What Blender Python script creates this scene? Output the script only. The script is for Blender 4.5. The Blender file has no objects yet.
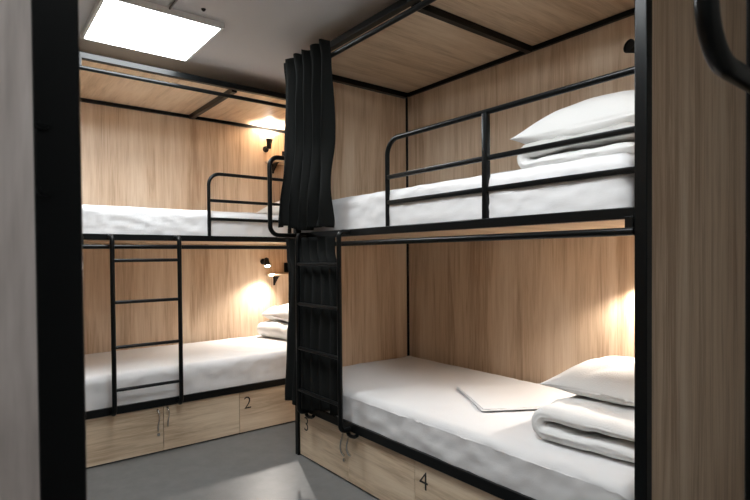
import bpy, bmesh, math, random
from mathutils import Vector, Matrix, noise

PI = math.pi
scene = bpy.context.scene
COL = scene.collection
random.seed(4)

# ------------------------------------------------------------------ materials
def new_mat(name):
    m = bpy.data.materials.new(name)
    m.use_nodes = True
    nt = m.node_tree
    b = nt.nodes['Principled BSDF']
    return m, nt, b

def srgb(r, g, b):
    f = lambda c: (c / 255 / 12.92) if c <= 10 else ((c / 255 + .055) / 1.055) ** 2.4
    return (f(r), f(g), f(b), 1)

def plain(name, col, rough=.5, metal=0.0, bump=0, bscale=200, spec=.5):
    m, nt, b = new_mat(name)
    b.inputs['Base Color'].default_value = col
    b.inputs['Roughness'].default_value = rough
    b.inputs['Metallic'].default_value = metal
    b.inputs['Specular IOR Level'].default_value = spec
    tc = nt.nodes.new('ShaderNodeTexCoord')
    n = nt.nodes.new('ShaderNodeTexNoise')
    n.inputs['Scale'].default_value = bscale
    n.inputs['Detail'].default_value = 4
    nt.links.new(tc.outputs['Object'], n.inputs['Vector'])
    if bump:
        bp = nt.nodes.new('ShaderNodeBump')
        bp.inputs['Strength'].default_value = bump
        bp.inputs['Distance'].default_value = .004
        nt.links.new(n.outputs['Fac'], bp.inputs['Height'])
        nt.links.new(bp.outputs['Normal'], b.inputs['Normal'])
    return m

def wood(name, axis, dark, mid, light, rough=.42, across=24, along=1.3, contrast=1.0):
    """oak laminate, grain along the given local axis"""
    m, nt, b = new_mat(name)
    N, Lk = nt.nodes, nt.links
    tc = N.new('ShaderNodeTexCoord')
    oi = N.new('ShaderNodeObjectInfo')
    mul = N.new('ShaderNodeMath'); mul.operation = 'MULTIPLY'; mul.inputs[1].default_value = 13.0
    Lk.new(oi.outputs['Random'], mul.inputs[0])
    add = N.new('ShaderNodeVectorMath'); add.operation = 'ADD'
    Lk.new(tc.outputs['Object'], add.inputs[0]); Lk.new(mul.outputs[0], add.inputs[1])
    def layer(ac, al, detail, rough_, dist=0):
        mp = N.new('ShaderNodeMapping')
        s = [ac, ac, ac]; s['XYZ'.index(axis)] = al
        mp.inputs['Scale'].default_value = s
        Lk.new(add.outputs[0], mp.inputs['Vector'])
        n = N.new('ShaderNodeTexNoise')
        n.inputs['Scale'].default_value = 1
        n.inputs['Detail'].default_value = detail
        n.inputs['Roughness'].default_value = rough_
        n.inputs['Distortion'].default_value = dist
        Lk.new(mp.outputs[0], n.inputs['Vector'])
        return n.outputs['Fac']
    broad = layer(across * .22, along * .45, 3, .5, .6)
    grain = layer(across, along, 5, .62, .8)
    fine = layer(across * 7, along * 3.2, 3, .6)
    def mix(a, fa, c, fc):
        m1 = N.new('ShaderNodeMath'); m1.operation = 'MULTIPLY'; m1.inputs[1].default_value = fa
        m2 = N.new('ShaderNodeMath'); m2.operation = 'MULTIPLY_ADD'; m2.inputs[1].default_value = fc
        Lk.new(a, m1.inputs[0]); Lk.new(c, m2.inputs[0]); Lk.new(m1.outputs[0], m2.inputs[2])
        return m2.outputs[0]
    v = mix(mix(broad, .38, grain, .38), 1, fine, .24)
    rp = N.new('ShaderNodeValToRGB')
    w = .105 / contrast
    e = rp.color_ramp.elements
    e[0].position = .5 - w; e[0].color = dark
    e[1].position = .5 + w; e[1].color = light
    k = e.new(.5); k.color = mid
    Lk.new(v, rp.inputs['Fac'])
    Lk.new(rp.outputs['Color'], b.inputs['Base Color'])
    b.inputs['Roughness'].default_value = rough
    bp = N.new('ShaderNodeBump'); bp.inputs['Strength'].default_value = .15; bp.inputs['Distance'].default_value = .001
    Lk.new(v, bp.inputs['Height']); Lk.new(bp.outputs['Normal'], b.inputs['Normal'])
    return m

OAK = (srgb(180, 150, 122), srgb(213, 187, 159), srgb(228, 207, 183))
M = {}
M['oak_z'] = wood('oak_vertical', 'Z', *OAK)
M['oak_x'] = wood('oak_lengthwise', 'X', srgb(184, 160, 132), srgb(216, 194, 166), srgb(229, 210, 184), across=26, along=2.2)
M['oak_y'] = wood('oak_crosswise', 'Y', srgb(186, 158, 128), srgb(214, 189, 160), srgb(227, 206, 180), across=26, along=2.0, rough=.36)
M['ash'] = wood('pale_ash', 'Z', srgb(160, 150, 144), srgb(196, 186, 181), srgb(216, 209, 205), across=9, along=1.4, rough=.5)
M['black'] = plain('black_powder_coat', (.0035, .0042, .0045, 1), .30, 0, .03, 600, .20)
M['plastic'] = plain('black_plastic', (.006, .0055, .0055, 1), .5, spec=.25)
M['linen'] = plain('white_linen', srgb(222, 221, 221), .9, 0, .25, 420, .2)
M['duvet'] = plain('white_cotton', srgb(224, 223, 221), .9, 0, .35, 160, .2)
M['chrome'] = plain('brushed_chrome', (.62, .60, .57, 1), .22, 1.0)
M['curtain'] = plain('black_curtain_cloth', (.009, .010, .0095, 1), .9, 0, .3, 500, .15)
M['ink'] = plain('number_black', (.015, .013, .012, 1), .5)
M['ceil'] = plain('ceiling_grey', srgb(214, 212, 212), .75, 0, .05, 40)
M['wallp'] = plain('wall_paint', srgb(186, 182, 176), .8, 0, .05, 60)
M['alu'] = plain('light_frame', srgb(238, 238, 236), .4)
M['cable'] = plain('grey_cable', srgb(120, 118, 116), .6)
M['gap'] = plain('seam_dark', (.02, .017, .014, 1), .8)

# floor: polished grey vinyl, faint mottling
m, nt, b = new_mat('grey_vinyl')
tc = nt.nodes.new('ShaderNodeTexCoord')
n1 = nt.nodes.new('ShaderNodeTexNoise'); n1.inputs['Scale'].default_value = 9; n1.inputs['Detail'].default_value = 8; n1.inputs['Roughness'].default_value = .7
rp = nt.nodes.new('ShaderNodeValToRGB')
rp.color_ramp.elements[0].position = .3; rp.color_ramp.elements[0].color = srgb(96, 97, 97)
rp.color_ramp.elements[1].position = .7; rp.color_ramp.elements[1].color = srgb(113, 113, 112)
nt.links.new(tc.outputs['Object'], n1.inputs['Vector']); nt.links.new(n1.outputs['Fac'], rp.inputs['Fac'])
nt.links.new(rp.outputs['Color'], b.inputs['Base Color'])
b.inputs['Roughness'].default_value = .42
M['floor'] = m

def emit(name, col, s):
    m, nt, b = new_mat(name)
    b.inputs['Base Color'].default_value = (.8, .8, .8, 1)
    b.inputs['Emission Color'].default_value = col
    b.inputs['Emission Strength'].default_value = s
    return m
PANEL_E = 22.0
M['panel'] = emit('led_diffuser', (.93, .975, 1, 1), PANEL_E)
M['added_panel_mid'] = emit('added_diffuser_mid', (.93, .975, 1, 1), 18.0)
M['added_panel_dim'] = emit('added_diffuser_dim', (.93, .975, 1, 1), 6.0)
M['bulb'] = emit('warm_bulb', (1, .90, .78, 1), 60)

# ------------------------------------------------------------------ mesh helpers
def link(name, bm, mat, parent=None, smooth=False, smooth_angle=None):
    me = bpy.data.meshes.new(name)
    bmesh.ops.recalc_face_normals(bm, faces=bm.faces)
    bm.to_mesh(me); bm.free()
    me.materials.append(mat)
    if smooth:
        for p in me.polygons: p.use_smooth = True
    if smooth_angle:
        me.set_sharp_from_angle(angle=math.radians(smooth_angle))
    o = bpy.data.objects.new(name, me)
    COL.objects.link(o)
    if parent: o.parent = parent
    return o

def tag(o, label, cat, group=None):
    o['label'] = label; o['category'] = cat
    if group: o['group'] = group
    return o

def root(name, loc, rz=0, label=None, cat=None, group=None):
    o = bpy.data.objects.new(name, None); COL.objects.link(o)
    o.empty_display_size = .1
    o.location = loc; o.rotation_euler = (0, 0, rz)
    tag(o, label, cat, group)
    return o

def add_box(bm, x0, x1, y0, y1, z0, z1, bev=0.0, seg=2):
    r = bmesh.ops.create_cube(bm, size=1)
    vs = r['verts']
    for v in vs:
        v.co = Vector(((x0 + x1) / 2 + v.co.x * (x1 - x0), (y0 + y1) / 2 + v.co.y * (y1 - y0), (z0 + z1) / 2 + v.co.z * (z1 - z0)))
    if bev:
        es = set(e for v in vs for e in v.link_edges)
        bmesh.ops.bevel(bm, geom=list(es), offset=bev, segments=seg, affect='EDGES', profile=.5)

def box(name, dims, mat, parent=None, bev=0.0):
    bm = bmesh.new(); add_box(bm, *dims, bev=bev)
    return link(name, bm, mat, parent)

def round_path(pts, rad, n=8):
    """polyline with its inner corners rounded"""
    P = [Vector(p) for p in pts]; out = [P[0]]
    for i in range(1, len(P) - 1):
        a, b, c = P[i - 1], P[i], P[i + 1]
        d1 = (a - b).normalized(); d2 = (c - b).normalized()
        ang = d1.angle(d2); t = min(rad / math.tan(ang / 2), (a - b).length * .49, (c - b).length * .49)
        r = t * math.tan(ang / 2)
        cen = b + (d1 + d2).normalized() * (r / math.sin(ang / 2))
        s, e = b + d1 * t - cen, b + d2 * t - cen
        for k in range(n + 1):
            th = s.angle(e)
            out.append(cen + (s * math.sin((1 - k / n) * th) + e * math.sin(k / n * th)) / math.sin(th))
    out.append(P[-1]); return out

def add_tube(bm, path, r, seg=12, cap=True):
    P = [Vector(p) for p in path]; rings = []
    t0 = (P[1] - P[0]).normalized()
    up = Vector((0, 0, 1)) if abs(t0.z) < .9 else Vector((1, 0, 0))
    nrm = (up - t0 * up.dot(t0)).normalized()
    for i, p in enumerate(P):
        if i == 0: t = (P[1] - P[0]).normalized()
        elif i == len(P) - 1: t = (P[-1] - P[-2]).normalized()
        else: t = ((P[i + 1] - p).normalized() + (p - P[i - 1]).normalized()).normalized()
        nrm = (nrm - t * nrm.dot(t)).normalized(); bn = t.cross(nrm)
        rr = r(i / (len(P) - 1)) if callable(r) else r
        rings.append([bm.verts.new(p + (nrm * math.cos(2 * PI * k / seg) + bn * math.sin(2 * PI * k / seg)) * rr) for k in range(seg)])
    for a, b in zip(rings, rings[1:]):
        for k in range(seg):
            bm.faces.new((a[k], a[(k + 1) % seg], b[(k + 1) % seg], b[k]))
    if cap:
        bm.faces.new(rings[0][::-1]); bm.faces.new(rings[-1])

def tube(name, path, r, mat, parent=None, seg=12):
    bm = bmesh.new(); add_tube(bm, path, r, seg)
    return link(name, bm, mat, parent, smooth=True, smooth_angle=50)

def add_lathe(bm, o, d, prof, seg=24):
    d = Vector(d).normalized(); e1 = d.orthogonal().normalized(); e2 = d.cross(e1); prev = None
    for h, r in prof:
        c = Vector(o) + d * h
        ring = [bm.verts.new(c)] if r == 0 else [bm.verts.new(c + (e1 * math.cos(2 * PI * k / seg) + e2 * math.sin(2 * PI * k / seg)) * r) for k in range(seg)]
        if prev:
            for k in range(seg):
                a, b = prev[k % len(prev)], prev[(k + 1) % len(prev)]
                c1, c2 = ring[(k + 1) % len(ring)], ring[k % len(ring)]
                bm.faces.new([v for i, v in enumerate((a, b, c1, c2)) if v not in (a, b, c1, c2)[:i]])
        prev = ring

def add_puff(bm, lx, ly, h, p=6, e=.5, n=44, m=44, cen=(0, 0, 0), rot=0, fn=None, pinch=0.0, rnd=0.0, flat=.5, amp=.01, fs=7, seed=0):
    """closed soft slab: two bulging grids joined along the rim"""
    grids = []
    R = Matrix.Rotation(rot, 3, 'Z'); C = Vector(cen); sd = Vector((seed * 7.3, seed * 3.1, seed * 1.7))
    rim = {}
    for side in (1, -1):
        g = []
        for i in range(n + 1):
            row = []
            for j in range(m + 1):
                edge = i in (0, n) or j in (0, m)
                if edge and side == -1:
                    row.append(rim[i, j]); continue
                a = math.sin(PI / 2 * (2 * i / n - 1)); b = math.sin(PI / 2 * (2 * j / m - 1))
                fx = 1 - pinch * (1 - abs(b) ** 2) * abs(a) ** 4
                fy = 1 - pinch * (1 - abs(a) ** 2) * abs(b) ** 4
                hh = max(0, (1 - abs(a) ** p) * (1 - abs(b) ** p)) ** e
                z = h * hh * ((1 - flat) if side == 1 else -flat)
                q = Vector((a * fx * math.sqrt(1 - rnd * b * b / 2) * lx / 2, b * fy * math.sqrt(1 - rnd * a * a / 2) * ly / 2, z))
                nz = noise.noise(q * fs + sd) + .5 * noise.noise(q * fs * 2.3 + sd)
                # long crease-like ridges
                cr = abs(noise.noise(Vector((q.x * fs * .55 + q.y * fs * .4, q.y * fs * .2, side)) + sd))
                if True:
                    q.z += amp * (nz * .8 - (1 - min(1, cr * 6)) * .7) * (hh if not edge else .5)
                if edge:
                    q.x += amp * .8 * nz; q.y += amp * .6 * noise.noise(q * fs * 1.4 + sd * 2)
                if fn: q = fn(q)
                v = bm.verts.new(C + R @ q)
                if edge: rim[i, j] = v
                row.append(v)
            g.append(row)
        grids.append(g)
    for s, g in enumerate(grids):
        for i in range(n):
            for j in range(m):
                f = (g[i][j], g[i + 1][j], g[i + 1][j + 1], g[i][j + 1])
                bm.faces.new(f if s == 0 else f[::-1])

def add_folded(bm, lx, A, r, h, cen, rot, amp, seed, fs=8):
    """a puffy blanket folded once: lower layer, U-turn at local +y, upper layer"""
    ln = 2 * A + PI * r
    def fold(q):
        t = q.y + ln / 2; z = max(-h * .62, min(q.z, r * .93))
        if t < A: return Vector((q.x, -A / 2 + t, -r + z))
        if t < A + PI * r:
            th = -PI / 2 + (t - A) / r; k = r - z
            return Vector((q.x, A / 2 + k * math.cos(th), k * math.sin(th)))
        return Vector((q.x, A / 2 - (t - A - PI * r), r - z))
    add_puff(bm, lx, ln, h, p=12, e=.5, n=56, m=120, cen=cen, rot=rot, fn=fold, rnd=.12, flat=.5, amp=amp, fs=fs, seed=seed)

def add_mattress(bm, L, W, z0, z1, seed, sag=0.0, r=.045):
    """sheeted mattress: rounded profile swept along its length, ends rounded, with sheet wrinkles"""
    sd = Vector((seed * 5.7, seed * 2.9, 0))
    us = []
    for k in range(7): us.append((r * (1 - math.cos(k / 6 * PI / 2)), r * (1 - math.sin(k / 6 * PI / 2))))
    us = us + [(r + (L - 2 * r) * k / 110, 0) for k in range(1, 110)] + [(L - u, d) for u, d in us[::-1]]
    H = z1 - z0; rings = []
    for u, d in us:
        prof = []
        for k in range(9): prof.append((0, k / 8 * (H - r), 's'))
        for k in range(1, 7):
            a = k / 6 * PI / 2; prof.append((r - r * math.cos(a), H - r + r * math.sin(a), 'r'))
        for k in range(1, 40): prof.append((r + (W - 2 * r) * k / 40, H, 't'))
        half = prof[:15]
        prof += [(W - v, z, t) for v, z, t in half[::-1]]
        ring = []
        for v, z, t in prof:
            vv = v + (d if v < W / 2 else -d) * .6; zz = z - d * (z / H)
            q = Vector((u, vv, zz))
            if t == 't':
                zz += .004 * noise.noise(Vector((u * 3, vv * 4, 0)) + sd) - sag * math.exp(-((vv / .12) ** 2))
                zz += .003 * (1 - min(1, 9 * abs(noise.noise(Vector((u * 2.2 + vv * 3, vv * 1.5 - u, 3)) + sd))))
            else:
                w = noise.noise(Vector((u * 8 + z * 9, z * 26, 2)) + sd) * .003
                w += .0045 * (1 - min(1, 5 * abs(noise.noise(Vector((u * 4.5 + z * 6, z * 20 + u * 4, 9)) + sd))))
                w += .0035 * (1 - min(1, 5 * abs(noise.noise(Vector((u * 7, z * 12 - u * 5, 4)) + sd))))
                w *= min(1, z / .04 + .3)
                vv += -w if v < W / 2 else w
                if t == 'r': zz += .003 * noise.noise(Vector((u * 6, 1, 4)) + sd) - sag * (1 if v < W / 2 else 0)
            ring.append(bm.verts.new((u, vv, z0 + zz)))
        rings.append(ring)
    n = len(rings[0])
    for a, b in zip(rings, rings[1:]):
        for k in range(n - 1): bm.faces.new((a[k], b[k], b[k + 1], a[k + 1]))
        bm.faces.new((a[n - 1], b[n - 1], b[0], a[0]))
    bm.faces.new(rings[0]); bm.faces.new(rings[-1][::-1])

# ------------------------------------------------------------------ room shell
CEIL = 2.390
XW, XE, YN, YS = -2.55, .935, 1.53, -4.7
def struct(name, dims, mat):
    o = box(name, dims, mat); o['kind'] = 'structure'; return o
struct('floor', (XW - .1, XE + .1, YS - .1, YN + .1, -.1, 0), M['floor'])
struct('ceiling', (XW - .1, XE + .1, YS - .1, YN + .1, CEIL, CEIL + .1), M['ceil'])
struct('wall_back', (XW - .1, XE + .1, YN, YN + .1, 0, CEIL), M['wallp'])
struct('wall_right', (XE, XE + .1, YS - .1, YN, 0, CEIL), M['wallp'])
struct('wall_left', (XW - .1, XW, YS - .1, YN, 0, CEIL), M['wallp'])
struct('wall_corridor', (XW, XE, YS - .1, YS, 0, CEIL), M['wallp'])
# wall with the doorway the picture is taken from (behind the camera)
DX0, DX1, DZ, DY = -2.15, -1.24, 2.05, -3.10
bm = bmesh.new()
add_box(bm, XW, DX0, DY - .1, DY, 0, CEIL); add_box(bm, DX1, XE, DY - .1, DY, 0, CEIL); add_box(bm, DX0, DX1, DY - .1, DY, DZ, CEIL)
o = link('wall_front', bm, M['wallp']); o['kind'] = 'structure'

# ------------------------------------------------------------------ bunk bed
L, W = 2.0, .905
T = .036
def rails(z0, z1): return z0, z1
def make_bunk(loc, rz, label, guard_from, upright_at, handle=True, end_mat=None, crossbar_at=1.0, rods=True, T=T):
    B = root('bunk_bed', loc, rz, label, 'bunk bed', 'black steel and oak bunk beds')
    k = M['black']
    for u0, u1, v0, v1 in ((-.010, .024, 0, T), (L, L + T, 0, T), (-.004, .008, W - .014, W), (L, L + T, W - T - .008, W - .008)):
        box('post', (u0, u1, v0, v1, 0, 2.281), k, B, .003)
    # lengthwise rails
    box('lower_front_rail', (.024, L, 0, T, .281, .326), k, B, .003)
    box('upper_front_rail', (.024, L, 0, T, 1.281, 1.316), k, B, .003)
    box('top_front_beam', (-.010, L + T, 0, T, 2.281, 2.316), k, B, .003)
    box('top_back_beam', (.018, L, W - .022, W, 2.278, 2.302), k, B, .002)
    # crosswise
    box('top_end_beam', (-.010, .03, T, W - .022, 2.270, 2.302), k, B, .003)
    box('top_end_beam', (L - .004, L + T, T, W - .022, 2.270, 2.302), k, B, .003)
    box('roof_crossbar', (crossbar_at, crossbar_at + .036, T, W - .022, 2.270, 2.302), k, B, .003)
    # wood
    box('back_panel', (-.0, L + .02, W, W + .016, .02, 2.32), M['oak_z'], B)
    box('end_panel', (-.016, -.004, T, W, .02, 2.268), M['oak_z'], B)
    e = box('end_panel', (L + .018, L + .030, T, W - T - .008, .005, 2.32), end_mat or M['oak_z'], B)
    box('roof_panel', (-.008, L + T, T + .001, W, 2.303, 2.318), M['oak_y'], B)
    box('upper_bed_board', (.03, L - .004, T, W - .024, 1.288, 1.303), M['oak_y'], B)
    box('lower_bed_board', (.03, L - .004, T, W - .024, .288, .303), M['oak_y'], B)
    # curtain rods
    for z, v in ((2.218, -.028), (1.2435, .001)) if rods else ():
        bm = bmesh.new(); add_tube(bm, [(.0, v, z), (L + .0, v, z)], .0125, 12)
        r = link('curtain_rod', bm, k, B, True, 50)
        for u in (.06, 1.985):
            bm = bmesh.new(); add_box(bm, u - .012, u + .012, v - .003, v + .003 + (.03 if v < 0 else .01), z + .008, z + (.07 if v < 0 else .045), .001)
            link('rod_bracket', bm, k, r)
    # guard rail
    zt, vg = 1.715, .012
    g = tube('guard_rail', round_path([(guard_from, vg, 1.312), (guard_from, vg, zt), (L + .004, vg, zt)], .075, 10), .011, k, B, 14)
    for z in (1.425, 1.542):
        bm = bmesh.new(); add_box(bm, guard_from, L + .004, vg - .009, vg + .009, z - .0095, z + .0095, .003)
        link('crossbar', bm, k, g, True, 40)
    for u in upright_at:
        bm = bmesh.new(); add_box(bm, u - .012, u + .012, vg - .012, vg + .012, 1.314, zt - .004, .003)
        link('upright', bm, k, g, True, 40)
    if handle:
        tube('grab_handle', round_path([(.006, .01, 1.752), (.006, -.157, 1.752), (.006, -.157, 1.303), (.006, .01, 1.303)], .055, 8), .013, k, B, 14)
    return B

RZR = -PI / 2
BR = make_bunk((0, 0, 0), RZR, 'large bunk bed along the right side, cabinets 3 and 4 under it', .859, (1.441,))
BL = make_bunk((-1.09, .533, 0), 0, 'bunk bed across the far end of the room, under the lit ceiling panel', .784, (1.36,), handle=False, crossbar_at=.958)
BT = make_bunk((-1.4374, -2.10, 0), PI / 2, 'bunk bed at the left edge, only a near post and pale end panel showing', .859, (1.441,), handle=False, rods=False, T=.0424)

# the left bunk's near corner: swap end panel to the pale ash board and add bolts on its post
for o in list(BT.children):
    if o.name.startswith('end_panel') and o.data.vertices[0].co.x < .5:
        bpy.data.objects.remove(o)
box('end_panel', (-.008, .006, .0424, W - .022, .005, 2.268), M['ash'], BT)
tp = [o for o in BT.children if o.name.startswith('post') and min(v.co.x for v in o.data.vertices) < 0 and min(v.co.y for v in o.data.vertices) < .01][0]
for i, z in enumerate((1.313, 1.246)):
    bm = bmesh.new()
    add_tube(bm, [(-.0095, .0345, z), (-.0125, .0345, z)], .0065, 16)
    add_tube(bm, [(-.012, .0345, z), (-.0135, .0345, z)], .0035, 6)
    link('bolt', bm, M['black'], tp, True, 40)

# corner frame of the next bunk, at the camera's right hand
BS = root('bunk_bed', (-.695, -2.50, 0), 0, 'bunk bed nearest the camera, only its curved black handle showing at top right', 'bunk bed')
box('post', (0, T, -.018, .018, 0, 2.33), M['black'], BS, .003)
for z in (.30, 1.30, 2.29):
    box('side_rail', (0, T, DY + 2.5, -.018, z - .02, z + .02), M['black'], BS, .003)
tube('grab_handle', round_path([(.01, 0, 1.85), (-.185, 0, 1.85), (-.185, 0, 1.398), (.01, 0, 1.398)], .066, 12), .0124, M['black'], BS, 18)

# ------------------------------------------------------------------ storage cabinets under the beds
def number_mesh(ch, size, parent, loc):
    cu = bpy.data.curves.new('number', 'FONT'); cu.body = ch; cu.size = size
    cu.align_x = 'CENTER'; cu.extrude = .0006; cu.offset = -.0012
    t = bpy.data.objects.new('number', cu)
    COL.objects.link(t)
    dg = bpy.context.evaluated_depsgraph_get()
    me = bpy.data.meshes.new_from_object(t.evaluated_get(dg))
    COL.objects.unlink(t); bpy.data.objects.remove(t)
    me.materials.clear(); me.materials.append(M['ink'])
    me.transform(Matrix.Translation(Vector(loc)) @ Matrix.Rotation(PI / 2, 4, 'X'))
    o = bpy.data.objects.new('number', me); COL.objects.link(o); o.parent = parent
    return o

def handle_mesh(u, z0, z1, parent, knob):
    pts = []
    for i in range(15):
        t = i / 14
        pts.append((u + .004 * math.sin(t * 2 * PI), -.001 - .024 * math.sin(PI * t) ** .6, z1 + (z0 - z1) * t))
    bm = bmesh.new()
    add_tube(bm, pts, lambda t: .0042 + .0022 * abs(1 - 2 * t), 10)
    h = link('handle', bm, M['chrome'], parent, True, 60)
    if knob:
        bm = bmesh.new(); add_tube(bm, [(u + .002, 0, z0 - .022), (u + .002, -.008, z0 - .022)], .009, 16)
        add_tube(bm, [(u + .002, -.008, z0 - .022), (u + .002, -.010, z0 - .022)], .005, 12)
        link('lock', bm, M['chrome'], parent, True, 40)

def cabinet(bunk_loc, rz, u0, u1, u2, num, label, nx):
    org = Vector(bunk_loc) + Matrix.Rotation(rz, 3, 'Z') @ Vector((u0, .014, 0))
    C = root('storage_cabinet', org, rz, label, 'storage cabinet', 'numbered cabinets under the beds')
    a, b = u1 - u0, u2 - u0
    bm = bmesh.new(); add_box(bm, .002, b - .002, .016, .80, .004, .279)
    link('body', bm, M['oak_x'], C)
    box('plinth_gap', (.002, b - .002, .014, .018, 0, .012), M['gap'], C)
    for s, (x0, x1) in enumerate(((0, a), (a, b))):
        d = box('door', (x0 + .0015, x1 - .0015, 0, .015, .009, .279), M['oak_x'], C, .0012)
        if s == 0:
            number_mesh(num, .118, d, (nx, -.0008, .163))
            handle_mesh(a - .033, .135, .262, d, True)
        else:
            handle_mesh(a + .024, .150, .268, d, False)
lr, ll = (0, 0, 0), (-1.09, .533, 0)
cabinet(lr, RZR, .024, .520, 1.031, '3', 'oak cabinet numbered 3 under the right bunk beside the ladder foot', .075)
cabinet(lr, RZR, 1.031, 1.53, 2.0, '4', 'oak cabinet numbered 4 under the right bunk, cut by the bottom edge', .058)
cabinet(ll, 0, .024, .487, .974, '1', 'oak cabinet with two chrome handles under the far bunk by its ladder', .04)
cabinet(ll, 0, .974, 1.461, 2.0, '2', 'oak cabinet numbered 2 under the far bunk next to the curtain', .058)

# ------------------------------------------------------------------ ladders
def ladder(bunk_loc, rz, ua, ub, v, rungs, label, foot=0):
    org = Vector(bunk_loc)
    A = root('ladder', org, rz, label, 'ladder', 'black bunk ladders')
    for u in (ua, ub):
        s = tube('side_rail', round_path([(u, -.002, 1.302), (u, v, 1.302), (u, v, .297), (u, -.004, .297)], .045, 8), .0125, M['black'], A, 14)
        if foot:
            bm = bmesh.new(); add_tube(bm, [(u - .014, -.012, .283), (u, -.014, .272), (u + .02, -.014, .268), (u + .05, -.012, .272), (u + foot, -.0125, .285)], .010, 10)
            link('foot_bracket', bm, M['black'], s, True, 60)
    for z in rungs:
        tube('rung', [(ua, v, z), (ub, v, z)], .0095, M['black'], A, 12)
    return A
ladder(lr, RZR, .152, .566, -.064, (1.137, .914, .665, .43), 'black ladder in front of the gathered curtain on the right bunk', .07)
ladder(ll, 0, .201, .569, -.070, (1.165, .930, .677, .436), 'black ladder on the far bunk, bare oak wall showing between its rungs')

# ------------------------------------------------------------------ mattresses
def mattress(bunk_loc, rz, z0, z1, label, seed, sag=0.0, v0=.016):
    org = Vector(bunk_loc) + Matrix.Rotation(rz, 3, 'Z') @ Vector((.034, v0, z0))
    bm = bmesh.new(); add_mattress(bm, 1.95, W - .028 - v0, 0, z1 - z0, seed, sag)
    o = link('mattress', bm, M['linen'], None, True, 60)
    o.location = org; o.rotation_euler = (0, 0, rz)
    tag(o, label, 'mattress', 'white sheeted mattresses')
mattress(lr, RZR, 1.304, 1.490, 'white sheeted mattress on the upper right bunk behind the guard rail', 1)
mattress(lr, RZR, .304, .496, 'white sheeted mattress on the lower right bunk, towel lying on it', 2, .014)
mattress(ll, 0, 1.304, 1.480, 'white sheeted mattress on the upper far bunk', 3)
mattress(ll, 0, .304, .512, 'white sheeted mattress on the lower far bunk behind the ladder', 4)

# ------------------------------------------------------------------ bedding
def soft(name, bm, label, cat, group=None, mat='duvet'):
    o = link(name, bm, M[mat], None, True)
    tag(o, label, cat, group); return o
def setorigin(o, loc):
    loc = Vector(loc); o.data.transform(Matrix.Translation(-loc)); o.location = loc
G1, G2 = 'white pillows', 'folded white duvets'

# lower right bed: folded duvet, pillow on it, folded towel
bm = bmesh.new()
add_folded(bm, .57, .385, .031, .058, (.405, -1.797, .560), .03, .012, 1)
setorigin(soft('folded_duvet', bm, 'folded white duvet on the lower right bed, under a pillow', 'duvet', G2), (.4, -1.77, .497))
bm = bmesh.new()
add_puff(bm, .54, .51, .145, p=2.7, e=.62, cen=(.55, -1.735, .660), rot=.04, pinch=.09, flat=.36, amp=.018, fs=5, seed=3)
setorigin(soft('pillow', bm, 'white pillow lying on the folded duvet of the lower right bed', 'pillow', G1), (.53, -1.72, .62))
bm = bmesh.new()
ang = math.atan2(-.235, .381)
add_puff(bm, .445, .41, .007, p=16, e=.3, cen=(.508, -1.19, .505), rot=ang, flat=.5, amp=.001, seed=4)
add_puff(bm, .435, .40, .007, p=16, e=.3, cen=(.512, -1.186, .509), rot=ang + .015, flat=.5, amp=.0012, seed=5)
setorigin(soft('folded_towel', bm, 'thin folded white towel lying flat on the lower right mattress', 'towel', None, 'linen'), (.51, -1.19, .5))

# upper right bed
bm = bmesh.new()
add_folded(bm, .60, .42, .029, .056, (.43, -1.745, 1.550), -.03, .014, 6)
setorigin(soft('folded_duvet', bm, 'folded white duvet on the upper right bed, under a pillow', 'duvet', G2), (.42, -1.75, 1.49))
bm = bmesh.new()
add_puff(bm, .50, .60, .19, p=2.7, e=.6, cen=(.47, -1.69, 1.650), rot=.0, pinch=.10, flat=.30, amp=.018, fs=5, seed=8)
setorigin(soft('pillow', bm, 'plump white pillow lying on the folded duvet of the upper right bed', 'pillow', G1), (.47, -1.7, 1.61))

# lower far bed
bm = bmesh.new()
add_folded(bm, .62, .36, .031, .058, (.66, 1.06, .580), PI / 2 + .22, .016, 9, 9)
setorigin(soft('folded_duvet', bm, 'folded white duvet on the lower far bed, under a pillow', 'duvet', G2), (.66, 1.06, .512))
bm = bmesh.new()
add_puff(bm, .42, .58, .15, p=4, e=.5, cen=(.68, 1.08, .690), rot=.15, pinch=.05, flat=.38, amp=.028, fs=7, seed=11)
setorigin(soft('pillow', bm, 'white pillow on the folded duvet of the lower far bed, below the wall shelf', 'pillow', G1), (.68, 1.08, .64))
# upper far bed
bm = bmesh.new()
add_puff(bm, .42, .62, .16, p=2.4, e=.6, cen=(.60, 1.03, 1.545), rot=.05, pinch=.08, flat=.35, amp=.010, fs=5, seed=12)
setorigin(soft('pillow', bm, 'white pillow on the upper far bed, half hidden behind the hanging curtain', 'pillow', G1), (.6, 1.03, 1.49))

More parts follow.
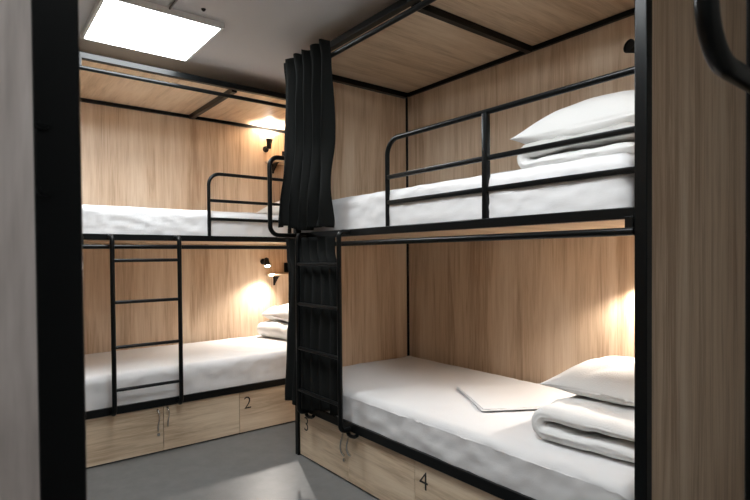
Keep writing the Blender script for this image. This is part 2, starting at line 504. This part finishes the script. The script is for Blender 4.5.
# ------------------------------------------------------------------ curtains
def curtain(name, label, cols, rows, fn):
    bm = bmesh.new(); g = []
    for j in range(rows + 1):
        g.append([bm.verts.new(fn(i / cols, j / rows)) for i in range(cols + 1)])
    for j in range(rows):
        for i in range(cols):
            bm.faces.new((g[j][i], g[j][i + 1], g[j + 1][i + 1], g[j + 1][i]))
    o = link(name, bm, M['curtain'], None, True)
    md = o.modifiers.new('thickness', 'SOLIDIFY'); md.thickness = .003; md.offset = 0
    tag(o, label, 'curtain', 'black bunk curtains')
    return o
def lerp(a, b, t): return a + (b - a) * t
def interp(tab, t):
    for (a, va), (b, vb) in zip(tab, tab[1:]):
        if t <= b: 
            k = (t - a) / (b - a); k = k * k * (3 - 2 * k); return lerp(va, vb, k)
    return tab[-1][1]
def upper_curtain(s, t):
    # s: 0 far/left .. 1 near/right ; t: 0 top .. 1 bottom
    ztop = 2.288 - .004 * math.cos(s * 14 * PI)
    zb = 1.350 - .030 * s + .012 * math.sin(s * 9)
    z = lerp(ztop, zb, t)
    uL = interp([(0, .055), (.15, .075), (.55, .055), (1, -.045)], t)
    uR = interp([(0, .475), (.1, .49), (.4, .505), (1, .475)], t)
    ph = .5 * noise.noise(Vector((0, t * 2.2, 1))) * (s * 1.6)
    ss = s + .035 * noise.noise(Vector((s * 3, t * 1.6, 5)))
    A = interp([(0, .020), (.08, .018), (.3, .026), (1, .030)], t)
    v = -.066 - .02 * (1 - s) + A * math.sin(2 * PI * (5.2 * ss + ph)) + .010 * noise.noise(Vector((s * 9, t * 3, 8)))
    u = lerp(uL, uR, s) + .012 * math.sin(4 * PI * 5.2 * ss) * t
    return Vector((v, -u, z))
curtain('curtain', 'long black curtain hanging gathered from the top rail of the right bunk', 150, 60, upper_curtain)
def lower_curtain(s, t):
    ztop = 1.286
    zb = interp([(0, .315), (.25, .31), (.6, .33), (1, .36)], s) + .012 * math.sin(s * 11)
    z = lerp(ztop, zb, t)
    uL = interp([(0, -.045), (.10, -.035), (.2, -.01), (.6, -.05), (1, -.085)], t)
    uR = interp([(0, .46), (.08, .46), (.18, .49), (.5, .51), (1, .52)], t)
    ss = s + .04 * noise.noise(Vector((s * 3, t * 2.2, 15)))
    A = interp([(0, .016), (.15, .012), (1, .015)], t)
    v = -.030 + A * math.sin(2 * PI * 6.3 * ss + 2 * t) + .004 * noise.noise(Vector((s * 12, t * 6, 3)))
    return Vector((min(max(v, -.047), -.0145), -lerp(uL, uR, s), z))
curtain('curtain', 'black curtain gathered behind the ladder of the lower right bunk', 150, 50, lower_curtain)

# ------------------------------------------------------------------ reading lamps, shelves, sockets
def lamp(loc, rz, d, label, watts):
    A = root('reading_lamp', loc, rz, label, 'wall lamp', 'black reading lamps')
    k = M['plastic']
    bm = bmesh.new(); add_tube(bm, [(0, -.001, 0), (0, -.014, 0), (0, -.018, 0)], lambda t: .026 if t < .9 else .023, 24)
    link('wall_mount', bm, k, A, True, 40)
    j = Vector((0, -.070, .012))
    bm = bmesh.new(); add_tube(bm, round_path([(0, -.016, 0), (0, -.045, 0), tuple(j)], .02, 5), .0085, 12)
    link('arm', bm, k, A, True, 50)
    d = Vector(d).normalized()
    a, b_ = j - d * .018, j + d * .062
    bm = bmesh.new()
    add_lathe(bm, a, d, [(0, .0), (0, .014), (.008, .020), (.042, .021), (.080, .030), (.080, .027), (.072, .024), (.072, 0)])
    hd = link('lamp_head', bm, k, A, True, 40)
    bm = bmesh.new(); add_tube(bm, [b_ - d * .0075, b_ - d * .0055], .021, 20)
    link('bulb', bm, M['bulb'] if watts else M['plastic'], hd, True, 40)
    if watts:
        ld = bpy.data.lights.new('lamp_light', 'SPOT'); ld.energy = watts; ld.color = (1, .93, .85)
        ld.spot_size = math.radians(140); ld.spot_blend = .5; ld.shadow_soft_size = .02
        lo = bpy.data.objects.new('lamp_light', ld); COL.objects.link(lo); lo.parent = A
        lo.location = b_ + d * .003
        lo.rotation_euler = d.to_track_quat('-Z', 'Y').to_euler()
YB = .533 + W
lamp((.535, YB, 2.115), 0, (.05, -.05, 1), 'black wall lamp turned up to the roof of the upper far bunk', 30)
lamp((.500, YB, 1.140), 0, (-.10, -.55, -1), 'lit black wall lamp above the small shelf of the lower far bunk', 30)
lamp((W, -1.625, 2.075), RZR, (-.3, -.9, .1), 'black wall lamp in the upper right bunk, peeping out beside the black post', 0)
lamp((W, -1.665, 1.125), RZR, (0, -.06, -1), 'wall lamp of the lower right bunk, hidden behind the near black post', 22)

def shelf(z, label):
    A = root('wall_shelf', (.530, YB, z), 0, label, 'shelf', 'small oak wall shelves')
    box('board', (0, .33, -.13, -.001, -.016, 0), M['oak_x'], A, .001)
    for x in (.075, .27):
        bm = bmesh.new()
        add_box(bm, x - .008, x + .008, -.006, -.0005, -.10, -.016)
        add_box(bm, x - .008, x + .008, -.10, -.0005, -.021, -.016)
        va = [bm.verts.new((x + dx, y, z)) for dx in (-.003, .003) for y, z in ((-.004, -.096), (-.004, -.02), (-.095, -.02))]
        bm.faces.new(va[:3]); bm.faces.new(va[3:][::-1])
        for q in range(3): bm.faces.new((va[q], va[(q + 1) % 3], va[3 + (q + 1) % 3], va[3 + q]))
        link('bracket', bm, M['black'], A)
shelf(1.030, 'small oak wall shelf under the lit lamp of the lower far bunk')
shelf(2.012, 'small oak wall shelf high in the upper far bunk beside the curtain')
def socket(x, z, label):
    A = root('power_socket', (x, YB, z), 0, label, 'power socket', 'black wall sockets')
    box('plate', (-.042, .042, -.012, -.0005, -.042, .042), M['plastic'], A, .003)
    bm = bmesh.new(); add_tube(bm, [(0, -.0118, 0), (0, -.03, 0)], lambda t: .022 - .002 * t, 20)
    link('outlet', bm, M['plastic'], A, True, 40)
socket(.745, 1.085, 'black wall socket above the shelf of the lower far bunk')
socket(.735, 2.075, 'black wall socket above the shelf of the upper far bunk')

# ------------------------------------------------------------------ ceiling lights
def led_panel(x0, x1, y0, y1, label, mat='panel'):
    A = root('ceiling_light', ((x0 + x1) / 2, (y0 + y1) / 2, CEIL), 0, label, 'ceiling light', 'square ceiling light panels')
    hx, hy, t, zb = (x1 - x0) / 2, (y1 - y0) / 2, .014, -.030
    bm = bmesh.new()
    add_box(bm, -hx, hx, -hy, -hy + t, zb, 0); add_box(bm, -hx, hx, hy - t, hy, zb, 0)
    add_box(bm, -hx, -hx + t, -hy + t, hy - t, zb, 0); add_box(bm, hx - t, hx, -hy + t, hy - t, zb, 0)
    link('frame', bm, M['alu'], A)
    box('diffuser', (-hx + t, hx - t, -hy + t, hy - t, zb + .003, zb + .010), M[mat], A)
led_panel(-1.0261, -0.4612, -0.1151, 0.4647, 'square white light panel on the ceiling in front of the far bunk')
led_panel(-1.019, -.438, -1.95, -1.36, 'added out-of-view fill panel on the ceiling further towards the doorway', 'added_panel_mid')  # added panel outside the frame, brightens the right bunk and aisle
led_panel(-1.90, -1.29, -3.05, -2.44, 'added out-of-view fill panel on the ceiling just inside the doorway', 'added_panel_dim')  # added weaker panel over the camera, lifts the end panels facing it
tag(tube('ceiling_cable', [(-.735, -0.1161, CEIL - .005), (-.745, -1.358, CEIL - .005)], .005, M['cable']), 'thin grey cable run along the ceiling from the light panel', 'cable')
bm = bmesh.new(); add_tube(bm, [(-.60, -.20, CEIL), (-.60, -.20, CEIL - .006), (-.60, -.20, CEIL - .010)], lambda t: .012 - .006 * t, 14)
tag(link('screw_cap', bm, M['plastic'], None, True, 40), 'small dark screw cap on the ceiling beside the light panel', 'screw cap')

# ------------------------------------------------------------------ world, camera
w = bpy.data.worlds.new('World'); scene.world = w; w.use_nodes = True
w.node_tree.nodes['Background'].inputs[0].default_value = (.9, .95, 1, 1)
w.node_tree.nodes['Background'].inputs[1].default_value = .05

cam = bpy.data.cameras.new('camera'); co = bpy.data.objects.new('camera', cam); COL.objects.link(co)
yaw, pitch, roll, f, py = .9055, -.0161, -.0077, 522.659, 264.9375
fwd = Vector((math.cos(yaw) * math.cos(pitch), math.sin(yaw) * math.cos(pitch), math.sin(pitch)))
right = Vector((math.sin(yaw), -math.cos(yaw), 0)); up = right.cross(fwd)
r2 = right * math.cos(roll) + up * math.sin(roll); u2 = up * math.cos(roll) - right * math.sin(roll)
mw = Matrix((r2, u2, -fwd)).transposed().to_4x4(); mw.translation = (-1.5358, -2.7330, 1.1760)
co.matrix_world = mw
cam.sensor_width = 36; cam.lens = 36 * f / 750; cam.shift_y = (py - 250) / 750
cam.clip_start = .02
cam.dof.use_dof = True; cam.dof.focus_distance = 2.6; cam.dof.aperture_fstop = 7
scene.camera = co

vs = scene.view_settings
vs.view_transform = 'Standard'; vs.look = 'None'; vs.gamma = 1; vs.use_curve_mapping = False
vs.exposure = 0.54
